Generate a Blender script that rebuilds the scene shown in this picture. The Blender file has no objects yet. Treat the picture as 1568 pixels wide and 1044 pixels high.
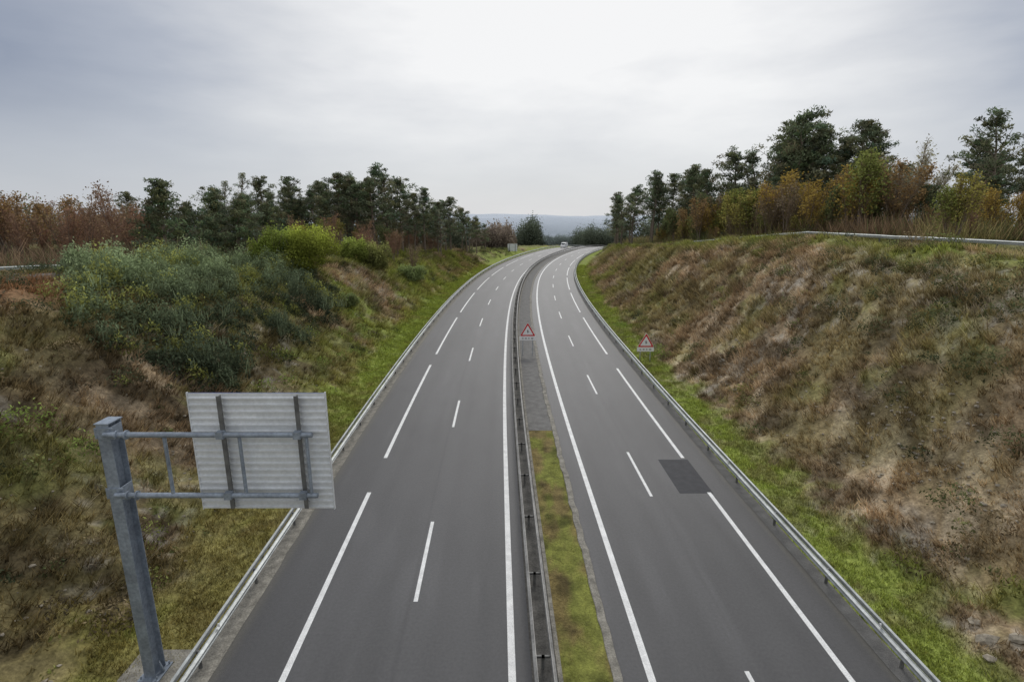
import bpy, math, numpy as np
from mathutils import Vector
rng=np.random.default_rng(7)
sc=bpy.context.scene
sc.view_settings.view_transform='Standard'; sc.view_settings.look='None'; sc.view_settings.exposure=0

# ------------------------------------------------------------ noise
TAB=rng.random((256,256))
def vn(x,y):
    x=np.asarray(x,float); y=np.asarray(y,float)
    xi=np.floor(x).astype(int); yi=np.floor(y).astype(int)
    fx=x-xi; fy=y-yi; fx=fx*fx*(3-2*fx); fy=fy*fy*(3-2*fy)
    a=TAB[xi%256,yi%256]; b=TAB[(xi+1)%256,yi%256]; c=TAB[xi%256,(yi+1)%256]; d=TAB[(xi+1)%256,(yi+1)%256]
    return (a*(1-fx)+b*fx)*(1-fy)+(c*(1-fx)+d*fx)*fy
def fbm(x,y,o=4):
    s=0;a=.5;t=0
    for i in range(o):
        s=s+a*vn(x*2**i+17.3*i,y*2**i+9.1*i); t+=a; a*=.5
    return s/t
def sst(a,b,x):
    t=np.clip((x-a)/(b-a),0,1); return t*t*(3-2*t)

# ------------------------------------------------------------ road alignment
YS=np.arange(-100,12000,1.0)
SL=np.interp(YS,[19,29,41,58,81,112,146,181,213,260,400,700],[-.026,-.024,-.0134,.001,.027,.074,.152,.237,.33,.45,.45,0.])
XS=np.cumsum(SL); XS-=np.interp(17.7,YS,XS)+.10
def C(Y): return np.interp(Y,YS,XS)
def CS(Y): return np.interp(Y,YS,SL)
ZS_=np.arange(0,12001,1.0)
_sl=np.interp(ZS_,[0,215,300,370,430,1900,2300],[0,0,-.102,-.102,-.030,-.030,0]); _zr=np.cumsum(_sl)
def zr(Y): return np.interp(np.asarray(Y,float),ZS_,_zr)
def XY(Y,o): return C(Y)+o*np.sqrt(1+CS(Y)**2)
def offs(X,Y): return (X-C(Y))/np.sqrt(1+CS(Y)**2)
def HL(Y): return np.interp(Y,[-50,30,67,120,165,230,300],[10.6,10,7.7,5.6,2.7,.4,0])
def HR(Y): return np.interp(Y,[-50,62,110,187,250,300],[12,11.3,7.2,3.2,.6,0])
def parts(Y,o):
    dl=-o-10.3; dr=o-12.5
    WL=1.6*HL(Y)+2; WR=1.45*HR(Y)+1
    tl=(dl-1.8)/WL; tr=(dr-2.5)/WR
    return dl,dr,WL,WR,tl,tr
def zt(Y,o,na=1.0):
    Y=np.asarray(Y,float); o=np.asarray(o,float)
    dl,dr,WL,WR,tl,tr=parts(Y,o)
    def prof(t):
        t=np.clip(t,0,1); return t-.55*np.sin(2*np.pi*t)/(2*np.pi)
    X=XY(Y,o)
    z=zr(Y)-.14
    L=o<-10.3; R=o>12.5
    n1=fbm(X/5.5+3,Y/5.5,3)-.5; n2=fbm(X/1.3+40,Y/1.3+11,3)-.5; n3=fbm(X/6+Y/6+80,(Y-X)/1.6+5,3)-.5
    nn=(n1*1.2+n2*.75+n3*.6)*na
    hl=HL(Y)*prof(tl)+np.clip(dl-1.8-WL,0,130)*.02*np.minimum(HL(Y)/5,1)
    hr=HR(Y)*prof(tr)+np.clip(dr-2.5-WR,0,130)*.02*np.minimum(HR(Y)/5,1)
    el=np.clip((dl-1.5)/3,0,1); er=np.clip((dr-2)/3,0,1)
    z=np.where(L,zr(Y)-.14+.11*np.clip(dl/.5,0,1)+hl+nn*el+n2*.1,z)
    z=np.where(R,zr(Y)-.14+.11*np.clip(dr/.5,0,1)+hr+nn*er+n2*.1,z)
    far=sst(2200,5200,Y)
    z=z+far*(fbm(X/1300+5,Y/1300+2,4)*125-14)
    z=z+sst(420,900,Y)*(1-far)*(fbm(X/260,Y/240,3)-.5)*16
    return z
def gcol(Y,o):
    Y=np.asarray(Y,float); o=np.asarray(o,float)
    dl,dr,WL,WR,tl,tr=parts(Y,o); X=XY(Y,o)
    a=fbm(X/3,Y/3,4); b=fbm(X/9+20,Y/9,3); c=fbm(X/.8,Y/.8+7,3); e=fbm((X+Y)/5+31,(Y-X)/1.1+8,4); f=fbm(X/1.6+70,Y/1.6+33,3)
    brown=np.array([.33,.245,.148]); dark=np.array([.10,.076,.045]); olive=np.array([.23,.205,.085])
    green=np.array([.245,.295,.062]); soil=np.array([.34,.19,.105]); tan=np.array([.54,.44,.31]); ochre=np.array([.34,.27,.10]); rock=np.array([.48,.44,.37])
    def mix(c0,c1,t): t=np.clip(t,0,1)[...,None]; return c0*(1-t)+c1*t
    left=o<0
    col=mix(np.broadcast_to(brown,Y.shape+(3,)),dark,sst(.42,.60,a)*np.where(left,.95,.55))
    col=mix(col,tan,sst(.48,.64,e)*np.where(left,.3,.75))
    ol=np.where(left,sst(.42,.62,b)*.7,sst(.45,.62,b)*.6)
    col=mix(col,olive,ol)
    col=mix(col,dark,sst(.54,.66,f)*np.where(left,.75,.6))
    col=mix(col,rock,sst(.60,.68,fbm(X/.5+3,Y/.5,2))*sst(.47,.60,fbm(X/7+60,Y/7+9,2))*.6)
    w=.75+.6*(c-.5)+.9*(a-.5)
    gl=sst(3.2,1.6,dl*w)*(.30+.6*sst(22,38,Y))+sst(38,62,Y)*sst(.36,.58,b*.5+a*.5)*.8+sst(.56,.68,fbm(X/2.2+12,Y/2.2+80,3))*.35
    gr=sst(3.1,1.9,dr*w)*.95+sst(60,130,Y)*sst(.42,.62,b*.5+a*.5)*.6+sst(.80,1.0,tr)*.65*sst(.35,.55,a)+sst(.57,.70,fbm(X/2.8+12,Y/2.8+30,3))*.3
    col=mix(col,ochre,sst(3.6,1.8,dl*w)*.8*left)
    g=np.where(left,gl,gr)*np.where(c>.45,1,.7)
    col=mix(col,green,g)
    col=mix(col,soil,np.where(left,sst(.72,.92,tl)*sst(40,32,Y)*.9,0)*sst(1.5,1.1,tl))
    out=sst(1.05,1.3,np.where(left,tl,tr))
    col=mix(col,np.array([.17,.17,.07]),out*.7)
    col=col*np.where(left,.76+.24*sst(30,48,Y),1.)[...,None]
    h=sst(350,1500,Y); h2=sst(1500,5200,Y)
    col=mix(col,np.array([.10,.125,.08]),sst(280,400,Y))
    col=mix(col,np.array([.26,.30,.34])*(.85+.3*fbm(X/150,Y/400,3))[...,None],h); col=mix(col,np.array([.50,.55,.61]),h2)  # aerial haze painted into the far ground and hill colour by distance
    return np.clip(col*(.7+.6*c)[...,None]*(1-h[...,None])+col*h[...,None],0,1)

# ------------------------------------------------------------ materials
def newmat(name):
    m=bpy.data.materials.new(name); m.use_nodes=True
    nt=m.node_tree; nt.nodes.clear(); return m,nt
def N(nt,t,**k):
    n=nt.nodes.new(t)
    for a,b in k.items():
        if a in n.bl_rna.properties: setattr(n,a,b)
        else: n.inputs[a].default_value=b
    return n
def surf(name,color=(.5,.5,.5),rough=.7,metal=0,tint=False,nscale=5,namt=.3,nscale2=None,bump=0,bscale=20,spec=.3,transl=0):
    m,nt=newmat(name); L=nt.links.new
    out=N(nt,'ShaderNodeOutputMaterial'); 
    geo=N(nt,'ShaderNodeNewGeometry')
    if tint:
        src=N(nt,'ShaderNodeAttribute',attribute_name='tint').outputs['Color']
    else:
        rgb=N(nt,'ShaderNodeRGB'); rgb.outputs[0].default_value=(*color,1); src=rgb.outputs[0]
    def modul(src,sc,amt):
        no=N(nt,'ShaderNodeTexNoise'); no.inputs['Scale'].default_value=sc; no.inputs['Detail'].default_value=4
        L(geo.outputs['Position'],no.inputs['Vector'])
        mr=N(nt,'ShaderNodeMapRange'); mr.inputs[1].default_value=.3; mr.inputs[2].default_value=.7
        mr.inputs[3].default_value=1-amt; mr.inputs[4].default_value=1+amt; L(no.outputs['Fac'],mr.inputs[0])
        v=N(nt,'ShaderNodeVectorMath',operation='SCALE'); L(src,v.inputs[0]); L(mr.outputs[0],v.inputs['Scale'])
        return v.outputs[0]
    if namt: src=modul(src,nscale,namt)
    if nscale2: src=modul(src,nscale2,namt*.8)
    if transl:
        d=N(nt,'ShaderNodeBsdfDiffuse'); t=N(nt,'ShaderNodeBsdfTranslucent'); mx=N(nt,'ShaderNodeMixShader'); mx.inputs[0].default_value=transl
        L(src,d.inputs[0]); L(src,t.inputs[0]); L(d.outputs[0],mx.inputs[1]); L(t.outputs[0],mx.inputs[2]); L(mx.outputs[0],out.inputs[0]); return m
    p=N(nt,'ShaderNodeBsdfPrincipled'); L(src,p.inputs['Base Color']); p.inputs['Roughness'].default_value=rough; p.inputs['Metallic'].default_value=metal
    p.inputs['Specular IOR Level'].default_value=spec
    if bump:
        no=N(nt,'ShaderNodeTexNoise'); no.inputs['Scale'].default_value=bscale; no.inputs['Detail'].default_value=5
        L(geo.outputs['Position'],no.inputs['Vector'])
        b=N(nt,'ShaderNodeBump'); b.inputs['Strength'].default_value=bump; b.inputs['Distance'].default_value=.05
        L(no.outputs['Fac'],b.inputs['Height']); L(b.outputs[0],p.inputs['Normal'])
    L(p.outputs[0],out.inputs[0]); return m
M_ter=surf('terrain_mat',tint=True,rough=.95,nscale=3.5,namt=.35,nscale2=12,bump=1,bscale=6,spec=.1)
M_asph=surf('asphalt_mat',tint=True,rough=.5,nscale=9,namt=.12,nscale2=38,bump=.35,bscale=60,spec=.4)
M_patch=surf('patch_mat',(.038,.039,.044),rough=.7,nscale=30,namt=.25,nscale2=3)
M_paint=surf('paint_mat',(.78,.78,.76),rough=.6,nscale=22,namt=.16,nscale2=2.5)
M_conc=surf('concrete_mat',(.25,.235,.20),rough=.9,nscale=3,namt=.35,nscale2=18,bump=.5,bscale=15)
M_gut=surf('gutter_mat',(.10,.095,.085),rough=.9,nscale=2,namt=.35,nscale2=14,bump=.5,bscale=15)
M_grav=surf('gravel_mat',(.19,.185,.175),rough=.95,nscale=2,namt=.2,nscale2=30,bump=.8,bscale=25)
M_moss=surf('moss_mat',tint=True,rough=1,nscale=1.6,namt=.35,nscale2=11,bump=.9,bscale=14)
M_galv=surf('galvanised_mat',(.42,.45,.47),rough=.48,metal=.55,nscale=2.5,namt=.22,nscale2=20)
M_rail=surf('rail_mat',(.46,.48,.47),rough=.5,metal=.25,nscale=1.2,namt=.2,nscale2=9)
M_mrail=surf('median_rail_mat',(.30,.295,.28),rough=.55,metal=.3,nscale=1.2,namt=.25,nscale2=9)
M_post=surf('post_mat',(.16,.16,.155),rough=.6,metal=.3,nscale=4,namt=.3)
M_steel=surf('steel_mat',(.29,.33,.38),rough=.5,metal=.35,nscale=1.6,namt=.25,nscale2=12)
M_panel=surf('panel_mat',(.74,.76,.77),rough=.45,metal=.15,nscale=1.2,namt=.1,nscale2=9)
M_blue=surf('blue_mat',(.02,.08,.35),rough=.4)
M_red=surf('red_mat',(.62,.03,.03),rough=.45,nscale=6,namt=.1)
M_white=surf('white_mat',(.82,.82,.81),rough=.4,nscale=6,namt=.05)
M_black=surf('black_mat',(.02,.02,.02),rough=.5)
M_glass=surf('glass_mat',(.03,.04,.05),rough=.15,spec=.6,namt=0)
M_leaf=surf('leaf_mat',tint=True,namt=0,transl=.3)
M_blade=surf('blade_mat',tint=True,namt=0,transl=.38)
M_bark=surf('bark_mat',(.20,.16,.125),rough=.95,nscale=5,namt=.4)
M_stone=surf('stone_mat',(.33,.29,.225),rough=.9,nscale=6,namt=.35,bump=.4)

# ------------------------------------------------------------ geometry accumulator
class Geo:
    def __init__(s): s.V=[];s.F=[];s.M=[];s.C=[];s.n=0
    def add(s,V,F,mat=0,col=None):
        V=np.asarray(V,float).reshape(-1,3); F=np.asarray(F,int)
        s.V.append(V); s.F.append(F+s.n); s.M.append(np.full(len(F),mat))
        if col is None: col=np.ones((len(V),3))*.2
        col=np.broadcast_to(col,(len(V),3)); s.C.append(col); s.n+=len(V)
    def mesh(s,name,mats,smooth=False):
        V=np.concatenate(s.V); C_=np.concatenate(s.C)
        lt=np.concatenate([np.full(len(f),f.shape[1]) for f in s.F]); lv=np.concatenate([f.ravel() for f in s.F])
        ls=np.concatenate([[0],np.cumsum(lt)[:-1]])
        me=bpy.data.meshes.new(name); me.vertices.add(len(V)); me.vertices.foreach_set('co',V.ravel().astype(np.float32))
        me.loops.add(len(lv)); me.loops.foreach_set('vertex_index',lv.astype(np.int32))
        me.polygons.add(len(lt)); me.polygons.foreach_set('loop_start',ls.astype(np.int32))
        me.polygons.foreach_set('material_index',np.concatenate(s.M).astype(np.int32))
        me.polygons.foreach_set('use_smooth',np.full(len(lt),smooth))
        me.update(calc_edges=True)
        at=me.color_attributes.new('tint','FLOAT_COLOR','POINT')
        at.data.foreach_set('color',np.concatenate([C_,np.ones((len(C_),1))],1).ravel().astype(np.float32))
        for m in mats: me.materials.append(m)
        return me
    def obj(s,name,mats,smooth=False,parent=None,loc=None):
        o=bpy.data.objects.new(name,s.mesh(name,mats,smooth)); sc.collection.objects.link(o)
        if parent: o.parent=parent
        if loc: o.location=loc
        return o
def link(name,me,loc,scale,rot):
    o=bpy.data.objects.new(name,me); sc.collection.objects.link(o); o.location=loc; o.scale=scale; o.rotation_euler=(0,0,rot); return o
def empty(name,loc=(0,0,0)):
    o=bpy.data.objects.new(name,None); sc.collection.objects.link(o); o.location=loc; return o
def grid(nr,nc,off=0):
    i=np.arange(nr-1)[:,None]*nc+np.arange(nc-1)[None,:]; i=i.ravel()
    return np.stack([i,i+1,i+nc+1,i+nc],1)+off
def box(g,x0,x1,y0,y1,z0,z1,mat=0,col=None):
    V=[(x,y,z) for z in (z0,z1) for y in (y0,y1) for x in (x0,x1)]
    g.add(V,[(0,2,3,1),(4,5,7,6),(0,1,5,4),(2,6,7,3),(0,4,6,2),(1,3,7,5)],mat,col)
def tube(g,P,R,n=8,mat=0,col=None,cap=False):
    P=np.asarray(P,float); R=np.broadcast_to(R,(len(P),)).astype(float)
    T=np.gradient(P,axis=0); T/=np.linalg.norm(T,axis=1)[:,None]+1e-9
    up=np.array([0,0,1.]) if abs(T[0][2])<.9 else np.array([1.,0,0])
    A=np.cross(T,up); A/=np.linalg.norm(A,axis=1)[:,None]+1e-9; B=np.cross(T,A)
    a=np.linspace(0,2*np.pi,n,endpoint=False)
    V=P[:,None]+R[:,None,None]*(np.cos(a)[None,:,None]*A[:,None]+np.sin(a)[None,:,None]*B[:,None])
    F=[]
    for i in range(len(P)-1):
        for j in range(n): F.append((i*n+j,i*n+(j+1)%n,(i+1)*n+(j+1)%n,(i+1)*n+j))
    g.add(V,F,mat,col)
    if cap:
        for k in (0,len(P)-1):
            g.add(np.concatenate([V[k],P[k:k+1]]),[(j,(j+1)%n,n) for j in range(n)],mat,col)
def prism(g,poly,y0,y1,mat=0):
    p=np.asarray(poly,float); n=len(p); c=p.mean(0)
    V=[(x,y0,z) for x,z in p]+[(x,y1,z) for x,z in p]+[(c[0],y0,c[1]),(c[0],y1,c[1])]
    g.add(V,[(i,(i+1)%n,n+(i+1)%n,n+i) for i in range(n)],mat)
    g.add(V,[(i,(i+1)%n,2*n) for i in range(n)]+[(n+i,n+(i+1)%n,2*n+1) for i in range(n)],mat)
def strip(g,o0,o1,z,Y0,Y1,step=2,mat=0,nc=2,wob=0,cf=None):
    Ya=np.arange(Y0,Y1+1e-6,(Y1-Y0)/max(1,round((Y1-Y0)/step)))
    oa=np.linspace(o0,o1,nc); YY,OO=np.meshgrid(Ya,oa,indexing='ij')
    if wob: OO=OO+(fbm(YY*.7,OO*3+5,3)-.5)*wob
    g.add(np.stack([XY(YY,OO),YY,zr(YY)+z],-1).reshape(-1,3),grid(len(Ya),nc),mat,None if cf is None else cf(YY,OO).reshape(-1,3))
def sweep(g,prof,P,nrm,mat=0,closed=True):
    prof=np.asarray(prof,float); k=len(prof)
    V=P[:,None,:]+np.concatenate([nrm[:,None,:]*prof[None,:,:1],np.broadcast_to(prof[None,:,1:],(len(P),k,1))],-1)
    ii=np.arange(len(P)-1)[:,None]*k; jj=np.arange(k if closed else k-1)[None,:]; j2=(jj+1)%k
    F=np.stack([(ii+jj).ravel(),(ii+j2).ravel(),(ii+k+j2).ravel(),(ii+k+jj).ravel()],1)
    g.add(V.reshape(-1,3),F,mat)
    for e in (0,len(P)-1):
        Vc=V[e]; g.add(np.concatenate([Vc,Vc.mean(0,keepdims=True)]),[(j,(j+1)%k,k) for j in range(k)],mat)
def pathpts(Ya,o,z):
    P=np.stack([XY(Ya,o),Ya,z],-1); s=CS(Ya); n=np.stack([np.ones_like(s),-s],-1)/np.sqrt(1+s*s)[:,None]; return P,n

# ------------------------------------------------------------ terrain
Ya=np.concatenate([np.arange(-60,6,4),np.arange(6,75,.32),np.arange(75,270,1.2),270*1.05**np.arange(0,75)])
ol=np.concatenate([-10.3-np.arange(0,24,.28),-34.3*1.11**np.arange(1,53)])
orr=np.concatenate([12.5+np.arange(0,26,.28),38.5*1.11**np.arange(1,52)])
oa=np.concatenate([ol[::-1],np.array([-9.9,-5,0,5,9,12.1]),orr])
YY,OO=np.meshgrid(Ya,oa,indexing='ij')
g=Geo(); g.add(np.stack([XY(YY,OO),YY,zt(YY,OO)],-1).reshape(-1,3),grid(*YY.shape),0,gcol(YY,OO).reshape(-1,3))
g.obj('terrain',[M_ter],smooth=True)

# ------------------------------------------------------------ road sheet
Yr=np.concatenate([np.arange(-40,90,.5),np.arange(90,420,1.5)]); orc=np.arange(-9.5,12.11,.12)
YY,OO=np.meshgrid(Yr,orc,indexing='ij')
def tracks(o,c): return -np.exp(-((np.abs(o-c)-.85)/.32)**2)*.09
sh=1+tracks(OO,-1.75)+tracks(OO,-5.3)+tracks(OO,5.9)+tracks(OO,9.0)
sh+=(fbm(OO*.8,YY*.05,3)-.5)*.28+(fbm(OO*.3+9,YY*.12,3)-.5)*.2+(fbm(OO*1.3+9,YY*.6,3)-.5)*.16
for j in (-3.75,7.62,.42): sh=sh*(1-.16*np.exp(-((OO-j-.04*(fbm(YY*.3,YY*0+j,2)-.5))/.07)**2))
sh+=.16*sst(.60,.72,fbm(OO*.9+4,YY*.11+3,4))
sh=np.where((OO<-7.3),sh*.90,sh); sh=np.where(OO>10.6,sh*.90,sh)
dirt=sst(-9.0,-9.5,OO)*.5+sst(11.7,12.1,OO)*.5
base=np.array([.076,.0755,.078])
colr=base*sh[...,None]; colr=colr*(1-dirt[...,None])+np.array([.15,.14,.11])*dirt[...,None]
g=Geo(); g.add(np.stack([XY(YY,OO),YY,zr(YY)],-1).reshape(-1,3),grid(*YY.shape),0,colr.reshape(-1,3)); g.obj('road',[M_asph],smooth=True)

g=Geo()
strip(g,-.12,.12,.006,-20,400); strip(g,4.23,4.47,.006,-20,400)
for k in range(-2,17):
    s=29+24*k
    strip(g,-7.26,-7.05,.006,s,s+20); strip(g,10.45,10.65,.006,s,s+20 if k else s+18.8)
for k in range(-2,24):
    strip(g,-3.61,-3.45,.006,17+16.7*k,22.3+16.7*k); strip(g,7.37,7.52,.006,24.7+15.9*k-.1,29.8+15.9*k)
g.obj('road_markings',[M_paint])
g=Geo(); strip(g,9.0,10.75,.004,24.9,28.8,1); g.obj('asphalt_patch',[M_patch])

# median
g=Geo(); strip(g,.62,1.45,.02,-20,400,2,0,3); g.obj('median_gutter',[M_gut])
g=Geo()
def kerb(g,o0,o1,h,Y0,Y1,rough=0):
    Yk=np.arange(Y0,Y1,1.0 if rough==0 else .4); P,n=pathpts(Yk,(o0+o1)/2,zr(Yk)); w=(o1-o0)/2
    prof=[(-w,0),(-w,h-.02),(-w+.02,h),(w-.02,h),(w,h-.02),(w,0)]
    if rough: P=P+np.stack([(fbm(Yk*1.3,Yk*0,2)-.5)*rough,0*Yk,(fbm(Yk*2,Yk*0+4,2)-.5)*rough*.6],-1)
    sweep(g,prof,P,n)
kerb(g,1.42,1.58,.11,-20,330); kerb(g,3.12,3.42,.10,-20,330,.14); g.obj('median_kerb',[M_conc])
def mosscol(Y,o):
    t=sst(.42,.58,fbm(o*1.1+3,Y*.45,4))[...,None]; u=sst(.52,.68,fbm(o*1.4+30,Y*.9+5,3))[...,None]
    return (np.array([.19,.20,.045])*(1-t)+np.array([.20,.155,.06])*t)*(1-.5*u)
g=Geo(); strip(g,1.55,3.15,.05,-20,33,.25,0,10,0,mosscol); g.obj('median_grass_bed',[M_moss],True)
g=Geo(); strip(g,1.55,3.15,.055,33,400,2,0,4); g.obj('median_gravel',[M_grav],True)
g=Geo(); strip(g,-10.25,-9.45,.015,-20,330,1,0,3,.12); g.obj('verge_gutter',[M_conc])
g=Geo(); strip(g,12.05,12.6,.012,-20,330,1,0,3,.12); g.obj('verge_gutter',[M_grav])

# ------------------------------------------------------------ guard rails
def wprof(side,zc=.0):
    zz=[-.155,-.13,-.085,-.045,0,.045,.085,.13,.155]; dd=[0,.0,.085,.085,.0,.085,.085,0,0]
    f=[(side*d,z+zc) for d,z in zip(dd,zz)]; b=[(side*(d-.015),z+zc) for d,z in zip(dd,zz)][::-1]; return f+b
def rail(name,o,side,Y0,Y1,zf=None,mat=None,both=0,step=4,of=None,refl=False,back=0):
    g=Geo(); Yk=np.arange(Y0,Y1,2.0); oo=np.full_like(Yk,o) if of is None else of(Yk)
    zz=zr(Yk) if zf is None else zf(Yk,oo)
    P,n=pathpts(Yk,oo,zz); sweep(g,wprof(side,.6),P,n,0)
    if both: P2,_=pathpts(Yk,oo+both,zz); sweep(g,wprof(-side,.6),P2,n,0)
    if back:
        P2,_=pathpts(Yk,oo-side*back,zz); sweep(g,[(-.05,.56),(-.05,.70),(-.04,.71),(.04,.71),(.05,.70),(.05,.56)],P2,n,0)
    for i in range(0,len(Yk),step//2):
        x,y,z=P[i]; c=both/2 if both else -side*.13
        x=x+c
        box(g,x-.05,x+.05,y-.03,y+.03,z-.8,z+(.5 if both else .68),1)
        if both: box(g,x-both/2+.02,x+both/2-.02,y-.03,y+.03,z+.42,z+.50,1)
        else: box(g,min(x,x+side*.12),max(x,x+side*.12),y-.05,y+.05,z+.52,z+.66,1)
        if refl and i%6==0: box(g,P[i][0]+side*.05-.03,P[i][0]+side*.05+.03,y+.9,y+.93,z+.76,z+.88,2)
    g.obj(name,[mat or M_rail,M_post,M_white])
rail('guard_rail',-9.80,1,-10,330,refl=True,back=.27)
rail('guard_rail',12.3,-1,-10,330,refl=True,back=.27)
rail('median_guard_rail',.74,-1,-10,360,mat=M_mrail,both=.50)
rail('guard_rail',0,-1,34,172,zf=lambda Y,o:zt(Y,o,0)+.12,of=lambda Y:12.5+2.5+1.45*HR(Y)+1+2.2)
rail('guard_rail',0,1,14,46,zf=lambda Y,o:zt(Y,o,0)+.1,of=lambda Y:-(10.3+1.8+1.6*HL(Y)+2+7))
g=Geo(); Yk=np.arange(10,150,1.5); cc=-(10.3+1.8+1.6*HL(Yk)+2+3.2)
q=[]
for w in np.linspace(-1.7,1.7,6): q.append(np.stack([XY(Yk,cc+w),Yk,np.maximum(zt(Yk,cc+w),zt(Yk,cc+w+.6))+.12],-1))
q=np.stack(q,1); g.add(q.reshape(-1,3),grid(len(Yk),6)); g.obj('service_road',[M_grav],True)

# ------------------------------------------------------------ cantilever sign
GX,GY=-11.24,13.8
G=empty('cantilever_sign_gantry')
g=Geo()
box(g,GX-.17,GX+.17,GY-.25,GY-.225,.1,8.5); box(g,GX-.17,GX+.17,GY+.225,GY+.25,.1,8.5); box(g,GX-.012,GX+.012,GY-.224,GY+.224,.1,8.5)
box(g,GX-.165,GX-.14,GY-.224,GY+.224,.1,8.5); 
box(g,GX-.2,GX+.2,GY-.28,GY+.28,8.502,8.53)
box(g,GX-.33,GX+.33,GY-.38,GY+.38,.06,.1)
for dx in (-.25,.25):
    prism(g,[(GX+dx*1.2,.101),(GX+dx*.7,.101),(GX+dx*.7,.5)],GY-.02,GY+.02)
    for dy in (-.3,.3): tube(g,[(GX+dx,GY+dy,.1),(GX+dx,GY+dy,.2)],.025,6,cap=True)
for zb in (6.43,8.25): 
    box(g,GX-.21,GX+.30,GY-.29,GY-.255,zb-.16,zb+.16); box(g,GX+.175,GX+.21,GY-.254,GY+.2,zb-.16,zb+.16)
    for a in (-.15,.22):
        for b in (-.11,.11): tube(g,[(GX+a,GY-.29,zb+b),(GX+a,GY-.32,zb+b)],.022,6,cap=True)
g.obj('post',[M_steel],parent=G)
g=Geo()
for zb in (6.43,8.25):
    tube(g,[(GX+.1,GY-.36,zb),(-5.45,GY-.36,zb)],.075,12,cap=True)
    for x in (GX+.45,GX+.7): tube(g,[(x,GY-.36,zb),(x+.04,GY-.36,zb)],.13,12,cap=True)
    for x in (-7.95,-5.85): box(g,x-.1,x+.1,GY-.45,GY-.27,zb-.1,zb+.1)
for x in (-9.5,-7.45,-5.62): tube(g,[(x,GY-.36,6.5),(x,GY-.36,8.18)],.05,8)
g.obj('beams',[M_steel],smooth=False,parent=G)
g=Geo()
PY=GY-.08
for x in (-7.95,-5.85):
    box(g,x-.06,x+.06,PY-.17,PY-.155,5.95,9.32); box(g,x-.01,x+.01,PY-.154,PY-.04,5.95,9.32)
g.obj('uprights',[M_post],parent=G)
g=Geo(); ns=18; z0,z1=5.87,9.36; hs=(z1-z0)/ns; prof=[]
for i in range(ns):
    zb=z0+i*hs; prof+=[(0,zb+.004),(-.05,zb+.02),(-.05,zb+.06),(-.0,zb+.085),(0,zb+hs-.004)]
V=[];x0,x1=-8.86,-5.12
for x in (x0,x1): V+=[(x,PY+d,z) for d,z in prof]
k=len(prof); g.add(V,[(i,i+1,k+i+1,k+i) for i in range(k-1)],0)
box(g,x0,x1,PY+.003,PY+.02,z0,z1,1)
box(g,x0-.03,x0,PY-.04,PY+.025,z0-.02,z1+.02); box(g,x1,x1+.03,PY-.04,PY+.025,z0-.02,z1+.02)
g.obj('panel',[M_panel,M_blue],parent=G)
g=Geo(); box(g,GX-1.0,GX+.75,GY-1.1,GY+.9,-.6,.06); g.obj('footing',[M_conc],parent=G)

G=empty('road_sign_board')
g=Geo(); sx,sy=float(XY(190.,-13.6)),190.; sz=float(zt(190.,-13.6))
box(g,sx-1.7,sx+1.7,sy,sy+.05,1.3,3.9,0)
for k in range(5): box(g,sx-1.7,sx+1.7,sy-.04,sy-.001,1.4+k*.52,1.5+k*.52,0)
for d in (-1,1): box(g,sx+d-.07,sx+d+.07,sy-.16,sy-.045,sz-.3,3.8,1)
g.obj('board',[M_panel,M_post],parent=G)

# ------------------------------------------------------------ triangular warning signs
def rtri(side,r,cx,cz):
    h=side*math.sqrt(3)/2; c=[(cx-side/2,cz-h/3),(cx+side/2,cz-h/3),(cx,cz+2*h/3)]; out=[]
    base=[210,330,90]
    for (x,z),a in zip(c,base):
        d=2*r; ux,uz=cx-x,cz-z; l=math.hypot(ux,uz); ox,oz=x+ux/l*d,z+uz/l*d
        for t in np.linspace(-60,60,6): out.append((ox+r*math.cos(math.radians(a+t)),oz+r*math.sin(math.radians(a+t))))
    return out
def warn(X,Y,zb,zg,S):
    G=empty('warning_sign')
    cz=zb+.42+S*.29
    g=Geo(); prism(g,rtri(S,.07,X,cz),Y-.02,Y+.01,0); prism(g,rtri(S-.07,.065,X,cz),Y-.025,Y-.0201,1); prism(g,rtri(S*.68,.03,X,cz),Y-.03,Y-.0251,0)
    s=S*.06
    prism(g,[(X-s*.35,cz-s*1.3),(X+s*.35,cz-s*1.3),(X+s*.35,cz+s*.8),(X-s*.35,cz+s*.8)],Y-.035,Y-.0301,2)
    prism(g,[(X-s*.9,cz+s*.8),(X+s*.9,cz+s*.8),(X,cz+s*2)],Y-.035,Y-.0301,2)
    prism(g,[(X+s*.351,cz-s*.8),(X+s*1.3,cz-s*.1),(X+s*1.1,cz+s*.3),(X+s*.351,cz-s*.2)],Y-.035,Y-.0301,2)
    g.obj('triangle',[M_white,M_red,M_black],parent=G)
    g=Geo(); box(g,X-S*.5,X+S*.5,Y-.02,Y+.01,zb,zb+.40,0)
    for a,b in ((-.36,-.26),(-.17,-.06),(.03,.11),(.2,.34)): box(g,X+S*a,X+S*b,Y-.025,Y-.0201,zb+.16,zb+.24,1)
    g.obj('plate',[M_white,M_black],parent=G)
    g=Geo()
    for d in (-.3,.3): box(g,X+d*S-.04,X+d*S+.04,Y+.02,Y+.08,zg-.3,zb+.8)
    g.obj('posts',[M_galv],parent=G)
warn(1.6,52.5,1.6,0,1.65); warn(13.1,50.3,1.0,0,1.65)

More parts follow.
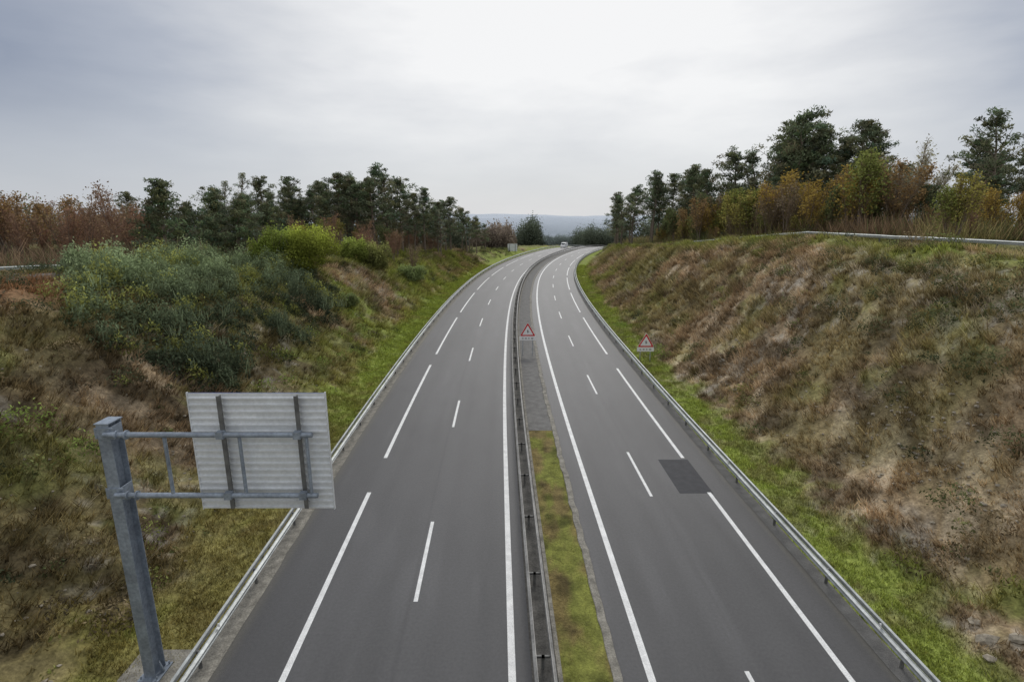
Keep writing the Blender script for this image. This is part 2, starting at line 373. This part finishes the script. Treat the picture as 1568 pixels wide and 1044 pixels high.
# ------------------------------------------------------------ distant white van
vy=236.; vx=float(XY(vy,-6.0)); vz=float(zr(vy))
G=empty('white_van',(vx,vy,vz)); G.rotation_euler=(0,0,-math.atan(float(CS(vy))))
g=Geo()
prf=[(-2.6,.4),(-2.65,.9),(-2.45,1.15),(-1.7,1.3),(-1.1,2.05),(-.8,2.2),(2.4,2.2),(2.5,2.0),(2.5,.4)]
V=[(-.95,y,z) for y,z in prf]+[(.95,y,z) for y,z in prf]; n=len(prf)
g.add(V,[(i,(i+1)%n,n+(i+1)%n,n+i) for i in range(n)]); c=[(-.95,0,1.2),(.95,0,1.2)]
g.add(V+c,[(i,(i+1)%n,2*n) for i in range(n)]+[(n+i,n+(i+1)%n,2*n+1) for i in range(n)])
g.obj('body',[M_white],parent=G)
g=Geo(); g.add([(-.8,-1.72,1.36),(.8,-1.72,1.36),(.75,-1.17,2.02),(-.75,-1.17,2.02)],[(0,1,2,3)])
for s in (-.955,.955): g.add([(s,-1.5,1.35),(s,-.4,1.35),(s,-.4,1.95),(s,-1.05,1.95)],[(0,1,2,3)])
g.obj('windows',[M_glass],parent=G)
g=Geo()
for s in (-.9,.9):
    for y in (-1.7,1.6): tube(g,[(s-.1,y,.34),(s+.1,y,.34)],.34,14,cap=True)
g.obj('wheels',[M_black],parent=G)

# ------------------------------------------------------------ vegetation tools
def leaves(g,Cn,size,asp,col,r,upbias=0,mat=0):
    n=len(Cn); a=r.normal(size=(n,3)); a[:,2]+=upbias; a/=np.linalg.norm(a,axis=1)[:,None]
    b=np.cross(a,r.normal(size=(n,3))); b/=np.linalg.norm(b,axis=1)[:,None]+1e-9
    s=(np.broadcast_to(size,(n,))*r.uniform(.6,1.4,n))[:,None]; a=a*s; b=b*s*asp
    V=np.stack([Cn-a-b*.5,Cn-a*.2+b,Cn+a,Cn-a*.2-b],1).reshape(-1,3)
    g.add(V,np.arange(4*n).reshape(n,4),mat,np.repeat(col,4,0))
def tufts(g,P,h,w,col,r,blades=5,spread=.1,lean=None,rnd=.35,mat=0,var=(.55,1.5)):
    n=len(P); P=np.repeat(P,blades,0); h=np.repeat(np.broadcast_to(h,(n,)),blades)*r.uniform(.55,1.3,n*blades)
    col=np.repeat(col*r.uniform(.7,1.3,(n,1)),blades,0); w=np.repeat(np.broadcast_to(w,(n,)),blades)[:,None]
    n=n*blades; P=P+np.stack([r.normal(0,spread,n),r.normal(0,spread,n),np.full(n,-.03)],1)
    d=r.normal(0,rnd,(n,3)); d[:,2]=1
    if lean is not None: d=d+np.repeat(lean,blades,0)
    tip=P+d*h[:,None]; az=r.uniform(0,2*np.pi,n); s=np.stack([np.cos(az),np.sin(az),0*az],1)*(w/2)
    V=np.stack([P-s,P+s,tip+s*.25,tip-s*.25],1).reshape(-1,3)
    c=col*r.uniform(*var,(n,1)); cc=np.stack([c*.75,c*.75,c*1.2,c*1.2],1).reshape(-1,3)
    g.add(V,np.arange(4*n).reshape(n,4),mat,cc)
def shrubs(g,P,R,H,col,r,n=260,size=.13,asp=.45,mat=0,upright=0):
    for i in range(len(P)):
        k=max(30,int(n*(R[i]*H[i])**.9)); d=r.normal(size=(k,3)); d/=np.linalg.norm(d,axis=1)[:,None]
        az=np.arctan2(d[:,1],d[:,0]); lump=.55+.85*fbm(az*2.1+i*7.3,d[:,2]*3.2+i*3.1,3)
        rad=lump*r.uniform(.45,1.08,k)**.6
        z=np.abs(d[:,2])*rad
        p=np.stack([d[:,0]*rad*R[i],d[:,1]*rad*R[i],z*H[i]],1)+P[i]
        c=col[i]*(.42+.85*z[:,None])*r.uniform(.55,1.5,(k,1))*(.7+.6*lump[:,None]*.8)  # self-shading painted into the tint: darker low down and in hollows
        leaves(g,p,size,asp,c,r,upright,mat)

# ---- tree prototypes
def pine(seed,h=14.,col=(.160,.182,.108),cr=.23,t0=.36,nl=34,dens=64,leaf=.19,clr=.88,cone=.5,fs=(.35,.65,1.0)):
    r=np.random.default_rng(seed); g=Geo(); k=9; t=np.linspace(0,1,k)
    wx=np.cumsum(r.normal(0,.18,k))*t; wy=np.cumsum(r.normal(0,.18,k))*t
    TP=np.stack([wx,wy,t*h*.97],1); tube(g,TP,.19*(1-t)+.035,8,0)
    off=r.uniform(0,6.28); side=r.uniform(0,6.28)
    for i in range(6):
        u=r.uniform(.05,max(t0,.1)); az=r.uniform(0,6.28); b=np.array([np.interp(u,t,TP[:,0]),np.interp(u,t,TP[:,1]),u*h*.97])
        tube(g,[b,b+np.array([math.cos(az),math.sin(az),.1])*r.uniform(.5,1.3)],[.03,.01],4,0)
    for i in range(nl):
        u=t0+(.98-t0)*(i/(nl-1))**.9
        if r.random()<.12: continue
        v=(u-t0)/(1-t0)
        shp=cone*(1-v)*1.25+(1-cone)*(.35+.65*math.sin(min(1,v*1.5+.18)*math.pi*.5))*(1-v**2.2*.85)
        L=h*cr*shp*r.uniform(.5,1.35)+.25
        az=off+i*2.4+r.normal(0,.4); L*=1+.3*math.cos(az-side); el=r.uniform(-.05,.4)+v*.65
        b=np.array([np.interp(u,t,TP[:,0]),np.interp(u,t,TP[:,1]),u*h*.97])
        dr=np.array([math.cos(az)*math.cos(el),math.sin(az)*math.cos(el),math.sin(el)])
        pts=np.array([b,b+dr*L*.5+[0,0,-.04*L],b+dr*L+[0,0,.12*L]]); tube(g,pts,[.07*(1-v)+.025,.04,.015],4,0)
        for f in fs:
            if r.random()<.10: continue
            cn=b+dr*L*f+r.normal(0,.22,3)+[0,0,.12*L*f]
            R=clr*r.uniform(.5,1.15)*(.7+.3*f)*(1-.35*v); m=int(dens*r.uniform(.6,1.3)*(.4+.6*(R/clr)))
            d=r.normal(size=(m,3)); d/=np.linalg.norm(d,axis=1)[:,None]; d*=r.uniform(.2,1.1,(m,1))**.6
            p=cn+d*R*np.array([1.1,1.1,.75])
            tone=r.uniform(.65,1.4); c=np.array(col)*tone*(.62+.6*(d[:,2:3]*.5+.5)+.12)*r.uniform(.55,1.5,(m,1))  # painted shade: each needle clump darker underneath, lighter on top
            c=c*np.array([1+r.normal(0,.12),1,1+r.normal(0,.1)])
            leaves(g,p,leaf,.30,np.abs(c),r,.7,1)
    return g.mesh('pine_tree_mesh_%d'%seed,[M_bark,M_leaf])
pines=[pine(s,nl=n,cr=c,t0=t,cone=q) for s,n,c,t,q in ((1,36,.20,.42,.3),(2,40,.22,.34,.7),(3,34,.19,.48,.2),(4,40,.24,.36,.5),(5,34,.19,.44,.8),(6,38,.22,.3,.6),(7,32,.18,.5,.3),(8,36,.21,.4,.9))]
lowp=[pine(s,h=9,nl=44,cr=.31,t0=.08,col=(.145,.168,.095),leaf=.18,cone=.75) for s in (11,12,13)]
eucs=[pine(s,nl=34,cr=.15,t0=.3,col=(.28,.30,.22),dens=34,leaf=.15,clr=.7) for s in (21,22)]
def baretree(seed,h=8.,twig=(.17,.10,.07),leafc=(.2,.14,.04),nleaf=900,ntw=420,lw=.1):
    r=np.random.default_rng(seed); g=Geo()
    stems=r.integers(3,6)
    for s in range(stems):
        az=r.uniform(0,6.28); sp=r.uniform(.05,.28)*h
        pts=np.array([[0,0,-.2],[math.cos(az)*sp*.4,math.sin(az)*sp*.4,h*.45],[math.cos(az)*sp,math.sin(az)*sp,h*r.uniform(.8,1)]])
        tube(g,pts,[.09,.05,.012],5,0)
        m=ntw//stems; u=r.uniform(.2,1,m)**.8; base=np.stack([np.interp(u,[0,.45,1],pts[:,j]) for j in range(3)],1)
        L=h*.22*(1.15-u)*r.uniform(.5,1.3,m); a2=r.uniform(0,6.28,m); el=r.uniform(.5,1.2,m)
        d=np.stack([np.cos(a2)*np.cos(el),np.sin(a2)*np.cos(el),np.sin(el)],1); tip=base+d*L[:,None]
        sd=np.stack([-np.sin(a2),np.cos(a2),0*a2],1)*.022
        g.add(np.stack([base-sd,base+sd,tip+sd*.3,tip-sd*.3],1).reshape(-1,3),np.arange(4*m).reshape(m,4),1,np.repeat(np.array(twig)*r.uniform(.6,1.4,(m,1)),4,0))
        for rep in range(3):
            f=r.uniform(.3,1,m)[:,None]; b2=base+(tip-base)*f; d2=d+r.normal(0,.45,(m,3)); t2=b2+d2*(L*.45)[:,None]
            g.add(np.stack([b2-sd*.6,b2+sd*.6,t2+sd*.2,t2-sd*.2],1).reshape(-1,3),np.arange(4*m).reshape(m,4),1,np.repeat(np.array(twig)*r.uniform(.7,1.6,(m,1)),4,0))
            if nleaf:
                q=nleaf//stems//3; idx=r.integers(0,m,q); leaves(g,t2[idx]+r.normal(0,.25,(q,3)),lw,.6,np.array(leafc)*r.uniform(.5,1.5,(q,1)),r,0,1)
    return g.mesh('bare_tree_mesh_%d'%seed,[M_bark,M_leaf])
redb=[baretree(s,nleaf=700,twig=(.32,.205,.15),leafc=c) for s,c in ((31,(.30,.20,.12)),(32,(.29,.23,.12)),(33,(.33,.19,.12)))]
ochb=[baretree(s,nleaf=q,twig=(.29,.22,.15),leafc=c,lw=.12) for s,c,q in ((41,(.38,.34,.10),2000),(42,(.36,.24,.11),1300),(43,(.27,.30,.09),2200),(44,(.42,.30,.08),1900),(45,(.29,.23,.15),500),(46,(.18,.21,.09),2600))]
pale=[baretree(51,h=9,nleaf=700,twig=(.42,.38,.29),leafc=(.42,.40,.25),ntw=700)]

def put(name,me,X,Y,h,h0,wid=1.):
    o=float(offs(X,Y)); z=float(zt(Y,o)); s=h/h0
    link(name,me,(X,Y,z-.15),(s*wid,s*wid,s),rng.uniform(0,6.28))
RT=[(29,150,15),(31,142,14),(32.5,125,17),(36,122,16),(36.5,110,16),(39,106,15),(41,100,16.5),(43,97,15.5),(45.5,92,19),(44,85,19.5),(48,88,18.5),(50,80,17),(52.5,82,16.5),(57,84,13.5),(54,64,11),(52.5,60,12.8),(56,60,11.5),(59,58,10.5),(34,132,16),(47,97,17),(31,158,12),(33,170,10),(41,118,15),(29.5,145,13),(53,92,15),(60,70,10),(63,66,10),(66,75,11),(36,185,9),(38,200,9),(62,60,9.5),(38,112,14.5),(34,126,15),(57,66,9),(50.5,84,15),(46,87,15),(46.5,84,17),(43,90,16),(44,88,16),(30,135,15),(37,116,15.5)]
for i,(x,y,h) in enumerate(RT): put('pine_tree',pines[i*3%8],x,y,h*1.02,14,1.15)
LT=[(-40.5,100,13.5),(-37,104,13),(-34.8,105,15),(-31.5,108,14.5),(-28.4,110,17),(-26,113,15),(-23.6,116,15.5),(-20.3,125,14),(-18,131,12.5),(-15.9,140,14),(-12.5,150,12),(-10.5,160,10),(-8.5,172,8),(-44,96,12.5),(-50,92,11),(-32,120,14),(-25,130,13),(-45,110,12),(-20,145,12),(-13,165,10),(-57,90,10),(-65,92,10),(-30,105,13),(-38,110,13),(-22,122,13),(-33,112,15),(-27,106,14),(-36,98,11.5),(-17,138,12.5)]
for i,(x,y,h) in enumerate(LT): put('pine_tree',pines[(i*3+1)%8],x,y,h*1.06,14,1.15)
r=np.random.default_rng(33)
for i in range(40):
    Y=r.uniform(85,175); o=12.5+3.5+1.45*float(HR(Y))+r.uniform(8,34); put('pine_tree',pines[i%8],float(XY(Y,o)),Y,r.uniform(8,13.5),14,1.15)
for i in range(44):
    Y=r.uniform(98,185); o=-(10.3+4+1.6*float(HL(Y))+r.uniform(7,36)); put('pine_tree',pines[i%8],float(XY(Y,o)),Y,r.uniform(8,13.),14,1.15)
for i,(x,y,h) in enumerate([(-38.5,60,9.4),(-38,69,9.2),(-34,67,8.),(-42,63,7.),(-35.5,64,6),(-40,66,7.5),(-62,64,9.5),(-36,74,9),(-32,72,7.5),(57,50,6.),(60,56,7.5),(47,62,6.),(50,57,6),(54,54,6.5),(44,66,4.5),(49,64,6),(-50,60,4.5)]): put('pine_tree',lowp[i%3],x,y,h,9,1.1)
for i,(x,y,h) in enumerate([(-47,95,14),(-45,97,13),(-49,93,12.5),(-60,100,9),(-17,128,12),(-14,150,12.5)]): put('eucalyptus_tree',eucs[i%2],x,y,h,14)
r=np.random.default_rng(3)
for i in range(60):
    Y=r.uniform(48,92); X=-(Y*.97)*r.uniform(.66,1.06); put('bare_tree',(redb+redb+ochb[1:2])[i%7],X,Y,r.uniform(4.5,8.8),8,1.1)
for i in range(22):
    Y=r.uniform(85,105); X=-Y*r.uniform(.18,.44); put('bare_tree',(redb+ochb)[i%9],X,Y,r.uniform(4,7.5),8,1.1)
for i in range(18):
    Y=r.uniform(115,150); o=-(10.3+3+1.6*HL(Y)+r.uniform(5,12)); put('bare_tree',redb[i%3],float(XY(Y,o)),Y,r.uniform(4,7),8,1.1)
for i in range(115):
    Y=r.uniform(60,132); o=12.5+2.5+1.45*float(HR(Y))+1+r.uniform(4.2,14); put('bare_tree',ochb[r.integers(0,6)],float(XY(Y,o)),Y,r.uniform(3,9.8),8,1.1)
for i in range(26):
    Y=r.uniform(45,66); put('bare_tree',(ochb+redb)[i%9],Y*r.uniform(.78,1.05),Y,r.uniform(3,6),8,1.1)
for x,y,h in ((53.5,74,13.5),(56,75,12),(51,72,10)): put('bare_tree',pale[0],x,y,h,9,1.1)

def bush(name,X,Y,R,H,col,n=300,size=.13):
    z=float(zt(Y,float(offs(X,Y)))); g=Geo(); rr=np.random.default_rng(int(abs(X*31+Y*7)))
    for k in range(9):
        a=rr.uniform(0,6.28); q=rr.uniform(.3,.7)*R; tube(g,[(0,0,-.2),(math.cos(a)*q*.5,math.sin(a)*q*.5,H*.4),(math.cos(a)*q,math.sin(a)*q,H*.8)],[.08,.05,.015],5,0)
    nb=15; P=np.array([[rr.normal(0,R*.42),rr.normal(0,R*.42),rr.uniform(0,.5)*H] for _ in range(nb)])
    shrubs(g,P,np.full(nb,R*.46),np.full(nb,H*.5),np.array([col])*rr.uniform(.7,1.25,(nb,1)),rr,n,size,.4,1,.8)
    g.obj(name,[M_bark,M_leaf],loc=(X,Y,z))
bush('willow_bush',-24.6,63,3.6,6.0,(.33,.37,.07)); bush('willow_bush',-27.6,61,2.6,5.,(.27,.33,.075)); bush('willow_bush',-21.8,84,2.6,4.8,(.27,.28,.10)); bush('willow_bush',-24.5,82,2.,4.,(.28,.33,.08))
bush('willow_bush',-17.5,92,2.,3.0,(.28,.34,.14)); bush('willow_bush',-19.5,62,1.3,1.8,(.2,.24,.1)); bush('willow_bush',-29.5,66,2.2,4.,(.22,.26,.07))

# dense shrub thicket on the left crest and slope
g=Geo(); r=np.random.default_rng(5); P=[];R=[];H=[];Cc=[]
while len(P)<680:
    Y=r.uniform(28,64); dlow=np.interp(Y,[28,32,45,55,64],[15.5,8.8,7.6,8.0,11]); d=r.uniform(dlow,26)
    o=-10.3-d+r.normal(0,.5); X=float(XY(Y,o))
    if X<-.84*Y: continue
    top=float(sst(11,17,d)); cl=float(fbm(X/3.2+9,Y/3.2+4,2))
    P.append((X,Y,float(zt(Y,o))-.3)); R.append(r.uniform(.5,1.4)); H.append((.7+2.8*max(0,cl-.25))*r.uniform(.7,1.25)+.5*top)
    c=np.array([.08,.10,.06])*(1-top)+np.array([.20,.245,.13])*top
    if r.random()<.15: c=np.array([.26,.27,.08])
    Cc.append(c*(.5+.95*cl)*r.uniform(.65,1.35))
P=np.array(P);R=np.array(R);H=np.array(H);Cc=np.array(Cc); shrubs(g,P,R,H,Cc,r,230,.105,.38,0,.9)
m=(H>1.6); Q=np.repeat(P[m],3,0)+r.normal(0,.5,(3*m.sum(),3))*[1,1,0]+[0,0,.7]; tufts(g,Q,np.repeat(H[m],3)*.42,.05,np.array([[.28,.34,.20]])*r.uniform(.5,1.25,(len(Q),1)),r,9,.16,None,.25)
g.obj('shrub_thicket',[M_leaf])
# scattered slope scrub
g=Geo(); r=np.random.default_rng(6); P=[];R=[];H=[];Cc=[]
cnt=0
while cnt<2100:
    Y=12+r.uniform(0,1)**1.4*180; left=r.random()<.45
    if left: d=r.uniform(3.2,1.8+1.6*float(HL(Y))+6); o=-10.3-d; rel=d/(1.6*float(HL(Y))+3.8)
    else: d=r.uniform(3.8,2.5+1.45*float(HR(Y))+5); o=12.5+d; rel=d/(1.45*float(HR(Y))+3.5)
    X=float(XY(Y,o)); nz=float(fbm(X/6+50,Y/6+3,2))
    if nz+ .28*rel+(.1 if left and Y>40 else 0)<r.uniform(.45,.88): continue
    cnt+=1; s=.22+.8*r.uniform(0,1)**2.2; s*=(1.35 if rel>.8 else 1); P.append((X,Y,float(zt(Y,o))-.1)); R.append(s*1.15); H.append(s*.95)
    Cc.append(np.array([[.12,.14,.06],[.19,.21,.08],[.25,.27,.085],[.24,.19,.11],[.085,.10,.055],[.12,.10,.065]][r.integers(0,6)])*r.uniform(.8,1.2))
for (Y,d,s) in ((31,13,1.5),(34,12,1.2),(26,12,1.6),(28,15,1.4),(40,13,1.2),(24,15,1.5),(45,12,1.3),(22,10,1.1),(37,14,1.1),(30,16,1.3),(20,13,1.2),(50,14,1.2),(33,15.5,1.2),(36,17,1.3),(42,17,1.2),(48,17,1.2),(55,16.5,1.2),(28,9.5,.9),(39,9.5,.8)):
    o=12.5+d; P.append((float(XY(Y,o)),Y,float(zt(Y,o))-.1)); R.append(s); H.append(s*.9); Cc.append(np.array([.12,.135,.065]))
for (Y,d,s) in ((22,9,1.0),(21,10.5,1.1),(47,5,.9),(44,5.5,.8),(50,4.5,.8),(38,6,.8),(36,7,.9),(53,6.5,1.),(48,8,1.),(57,6,.9),(41,7.5,.9)):
    o=-10.3-d; P.append((float(XY(Y,o)),Y,float(zt(Y,o))-.1)); R.append(s*1.2); H.append(s); Cc.append(np.array([.22,.28,.075]))
for (Y,o,s) in ((52,15.5,1.1),(54,16.2,1.),(51,16.6,.8),(67,14.8,1.)):
    P.append((float(XY(Y,o)),Y,float(zt(Y,o))-.1)); R.append(s*1.2); H.append(s*.8); Cc.append(np.array([.23,.33,.075]))
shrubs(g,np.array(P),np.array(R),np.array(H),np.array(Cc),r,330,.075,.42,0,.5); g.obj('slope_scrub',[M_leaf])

def scatter(n,side,r,ymax=150):
    Y=9+r.uniform(0,1,n)**1.7*(ymax-9)
    if side<0: W=3.8+1.6*HL(Y)+5; d=.4+r.uniform(0,1,n)*W; o=-10.3-d
    else: W=3.5+1.45*HR(Y)+4; d=.3+r.uniform(0,1,n)*W; o=12.5+d
    return Y,o,d
g=Geo(); r=np.random.default_rng(8)
for side,n in ((-1,42000),(1,46000)):
    Y,o,d=scatter(n,side,r); X=XY(Y,o); k=fbm(X/1.1+5,Y/1.1,2)+r.uniform(-.2,.2,n)>.40; Y=Y[k];o=o[k];d=d[k];X=X[k]
    P=np.stack([X,Y,zt(Y,o)],1); c=gcol(Y,o)*np.array([1.22,1.16,1.1])
    hh=.14+.40*fbm(X/1.8+9,Y/1.8,2)*sst(2,5,d); hh=hh*(1+Y/110)
    lean=np.stack([-side*np.full(len(Y),.6),np.full(len(Y),-.2),np.zeros(len(Y))],1)*sst(2.5,5,d)[:,None]
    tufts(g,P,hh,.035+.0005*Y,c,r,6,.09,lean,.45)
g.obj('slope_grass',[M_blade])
g=Geo()
for side,n in ((-1,17000),(1,17000)):
    Y=8+r.uniform(0,1,n)**1.5*110; d=r.uniform(.15,3.4,n); o=(-10.3-d) if side<0 else 12.6+d
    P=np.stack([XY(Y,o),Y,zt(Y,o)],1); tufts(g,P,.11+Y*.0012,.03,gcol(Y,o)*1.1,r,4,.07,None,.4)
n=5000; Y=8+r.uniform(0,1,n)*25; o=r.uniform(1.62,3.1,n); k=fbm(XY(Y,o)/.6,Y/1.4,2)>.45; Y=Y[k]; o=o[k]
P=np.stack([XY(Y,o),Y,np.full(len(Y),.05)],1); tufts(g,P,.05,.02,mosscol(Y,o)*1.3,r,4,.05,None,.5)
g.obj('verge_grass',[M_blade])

g=Geo(); r=np.random.default_rng(9)
n=5200; Y=r.uniform(45,180,n); o=12.5+2.5+1.45*HR(Y)+1+r.uniform(4,16,n); X=XY(Y,o); P=np.stack([X,Y,zt(Y,o)],1)
cc=np.array([[.30,.24,.12],[.28,.25,.10],[.26,.18,.11],[.19,.21,.09]])[(fbm(X/5,Y/5,2)*7).astype(int)%4]
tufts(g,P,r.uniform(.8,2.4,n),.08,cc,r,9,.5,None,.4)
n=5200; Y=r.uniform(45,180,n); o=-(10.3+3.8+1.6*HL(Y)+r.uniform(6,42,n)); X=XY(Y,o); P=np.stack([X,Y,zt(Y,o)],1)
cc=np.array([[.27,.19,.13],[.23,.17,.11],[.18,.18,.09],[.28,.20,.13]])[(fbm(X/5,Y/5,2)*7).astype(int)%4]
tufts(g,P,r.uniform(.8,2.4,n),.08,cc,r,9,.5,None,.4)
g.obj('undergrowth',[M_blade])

g=Geo(); r=np.random.default_rng(10); P=[];R=[];H=[];Cc=[]
def band(n,x0,x1,y0,y1,ht,col):
    for i in range(n):
        Y=r.uniform(y0,y1); X=r.uniform(x0,x1)*Y; z=float(zt(Y,float(offs(X,Y)))); P.append((X,Y,z)); hh=r.uniform(*ht); H.append(hh); R.append(hh*.36); Cc.append(np.array(col)*r.uniform(.75,1.25))
band(70,.118,.21,330,430,(12,17),(.13,.15,.11))
band(60,-.07,.0,195,290,(4,10),(.24,.195,.155))
band(10,.012,.045,300,330,(14,19),(.12,.14,.10))
band(60,-.9,-.1,150,260,(9,13),(.14,.16,.11))
band(60,.2,.95,170,260,(9,13),(.14,.16,.11))
band(330,-.12,.22,500,950,(8,13),(.17,.195,.18))  # farthest trees, distance haze put into their paler, bluer colour
P=np.array(P);R=np.array(R);H=np.array(H);Cc=np.array(Cc)
shrubs(g,P,R,H,Cc,r,26,.42,.55,0,.3); g.obj('distant_trees',[M_leaf])

# stones
g=Geo(); r=np.random.default_rng(12)
ico=np.array([(0,0,1),(.89,0,.45),(.28,.85,.45),(-.72,.53,.45),(-.72,-.53,.45),(.28,-.85,.45),(.72,.53,-.45),(-.28,.85,-.45),(-.89,0,-.45),(-.28,-.85,-.45),(.72,-.53,-.45),(0,0,-1)])
icf=[(0,1,2),(0,2,3),(0,3,4),(0,4,5),(0,5,1),(1,6,2),(2,7,3),(3,8,4),(4,9,5),(5,10,1),(6,7,2),(7,8,3),(8,9,4),(9,10,5),(10,6,1),(11,7,6),(11,8,7),(11,9,8),(11,10,9),(11,6,10)]
def stone(X,Y,z,s): g.add(ico*r.uniform(.6,1.25,(12,1))*s*np.array([1.2,1,.6])+[X,Y,z],icf)
for (Yc,dc,sy,sd,n,sz) in ((43,7,3,1.4,160,.10),(27,9,2.5,1.4,140,.09),(22,8,2.5,1.4,100,.08),(35,9,6,4,120,.08)):
    for i in range(n):
        Y=r.normal(Yc,sy); d=4+abs(r.normal(dc-4,sd)); o=12.5+d; stone(float(XY(Y,o)),Y,float(zt(Y,o))+.02,sz*r.uniform(.4,1.6))
for i in range(300):
    Y=r.uniform(10,45); d=r.uniform(3,14); o=-10.3-d; stone(float(XY(Y,o)),Y,float(zt(Y,o)),r.uniform(.03,.10))
g.obj('stones',[M_stone])
g=Geo()
for (X,Y,s) in ((15.9,14.9,.32),(16.6,14.6,.25),(16.1,15.7,.2),(16.4,13.8,.28),(15.4,14.2,.2)): stone(X,Y,float(zt(Y,float(offs(X,Y))))+.05,s)
g.obj('boulders',[M_stone])

# ------------------------------------------------------------ sky, sun
w=bpy.data.worlds.new('World'); sc.world=w; w.use_nodes=True; nt=w.node_tree; nt.nodes.clear(); L=nt.links.new
out=N(nt,'ShaderNodeOutputWorld'); SE,SR=math.radians(42),math.radians(8)
sky=N(nt,'ShaderNodeTexSky'); sky.sky_type='NISHITA'; sky.sun_disc=False; sky.sun_elevation=SE; sky.sun_rotation=SR
b1=N(nt,'ShaderNodeBackground'); L(sky.outputs[0],b1.inputs[0]); b1.inputs[1].default_value=.08
tc=N(nt,'ShaderNodeTexCoord')
dot=N(nt,'ShaderNodeVectorMath',operation='DOT_PRODUCT'); dot.inputs[1].default_value=Vector((.11,.94,.30)).normalized(); L(tc.outputs['Generated'],dot.inputs[0])
mr=N(nt,'ShaderNodeMapRange'); mr.inputs[1].default_value=.2; mr.inputs[2].default_value=1.0; mr.inputs[3].default_value=0; mr.inputs[4].default_value=1; L(dot.outputs['Value'],mr.inputs[0])
mp=N(nt,'ShaderNodeMapping'); mp.inputs['Scale'].default_value=(1.2,1.2,4.2); mp.inputs['Location'].default_value=(.7,.2,.4); L(tc.outputs['Generated'],mp.inputs[0])
no=N(nt,'ShaderNodeTexNoise'); no.inputs['Scale'].default_value=1.7; no.inputs['Detail'].default_value=6; no.inputs['Roughness'].default_value=.52; L(mp.outputs[0],no.inputs['Vector'])
ns_=N(nt,'ShaderNodeMapRange'); ns_.inputs[1].default_value=.3; ns_.inputs[2].default_value=.7; ns_.inputs[3].default_value=-.09; ns_.inputs[4].default_value=.10; L(no.outputs['Fac'],ns_.inputs[0])
ad=N(nt,'ShaderNodeMath',operation='ADD'); L(mr.outputs[0],ad.inputs[0]); L(ns_.outputs[0],ad.inputs[1])
cr=N(nt,'ShaderNodeValToRGB'); L(ad.outputs[0],cr.inputs[0])
e=cr.color_ramp.elements; e[0].position=0; e[0].color=(.64,.66,.70,1); e[1].position=1; e[1].color=(.94,.94,.94,1)
for p_,c_ in ((.3,(.60,.62,.67,1)),(.58,(.29,.33,.42,1)),(.74,(.44,.475,.55,1)),(.88,(.70,.715,.745,1))):
    x=e.new(p_); x.color=c_
sx_=N(nt,'ShaderNodeSeparateXYZ'); L(tc.outputs['Generated'],sx_.inputs[0])
hz=N(nt,'ShaderNodeMapRange'); hz.interpolation_type='SMOOTHSTEP'; hz.inputs[1].default_value=0; hz.inputs[2].default_value=.22; hz.inputs[3].default_value=.75; hz.inputs[4].default_value=0; L(sx_.outputs[2],hz.inputs[0])
mxh=N(nt,'ShaderNodeMixRGB'); L(hz.outputs[0],mxh.inputs[0]); L(cr.outputs[0],mxh.inputs[1]); mxh.inputs[2].default_value=(.64,.665,.70,1)
b2=N(nt,'ShaderNodeBackground'); L(mxh.outputs[0],b2.inputs[0]); b2.inputs[1].default_value=1.0
mxs=N(nt,'ShaderNodeMixShader'); mxs.inputs[0].default_value=.92; L(b1.outputs[0],mxs.inputs[1]); L(b2.outputs[0],mxs.inputs[2]); L(mxs.outputs[0],out.inputs[0])
sd=bpy.data.lights.new('sun','SUN'); sd.energy=1.5; sd.angle=math.radians(22); sd.color=(1,.97,.92)
so=bpy.data.objects.new('sun',sd); sc.collection.objects.link(so)
dv=Vector((math.sin(SR)*math.cos(SE),math.cos(SR)*math.cos(SE),math.sin(SE))); so.rotation_euler=dv.to_track_quat('Z','Y').to_euler()

cam=bpy.data.cameras.new('camera'); co=bpy.data.objects.new('camera',cam); sc.collection.objects.link(co); sc.camera=co
cam.lens=18.6; cam.sensor_width=36; cam.clip_end=20000; cam.clip_start=.1
co.location=(0,0,14.1); co.rotation_euler=(math.radians(90-13.47),0,0)
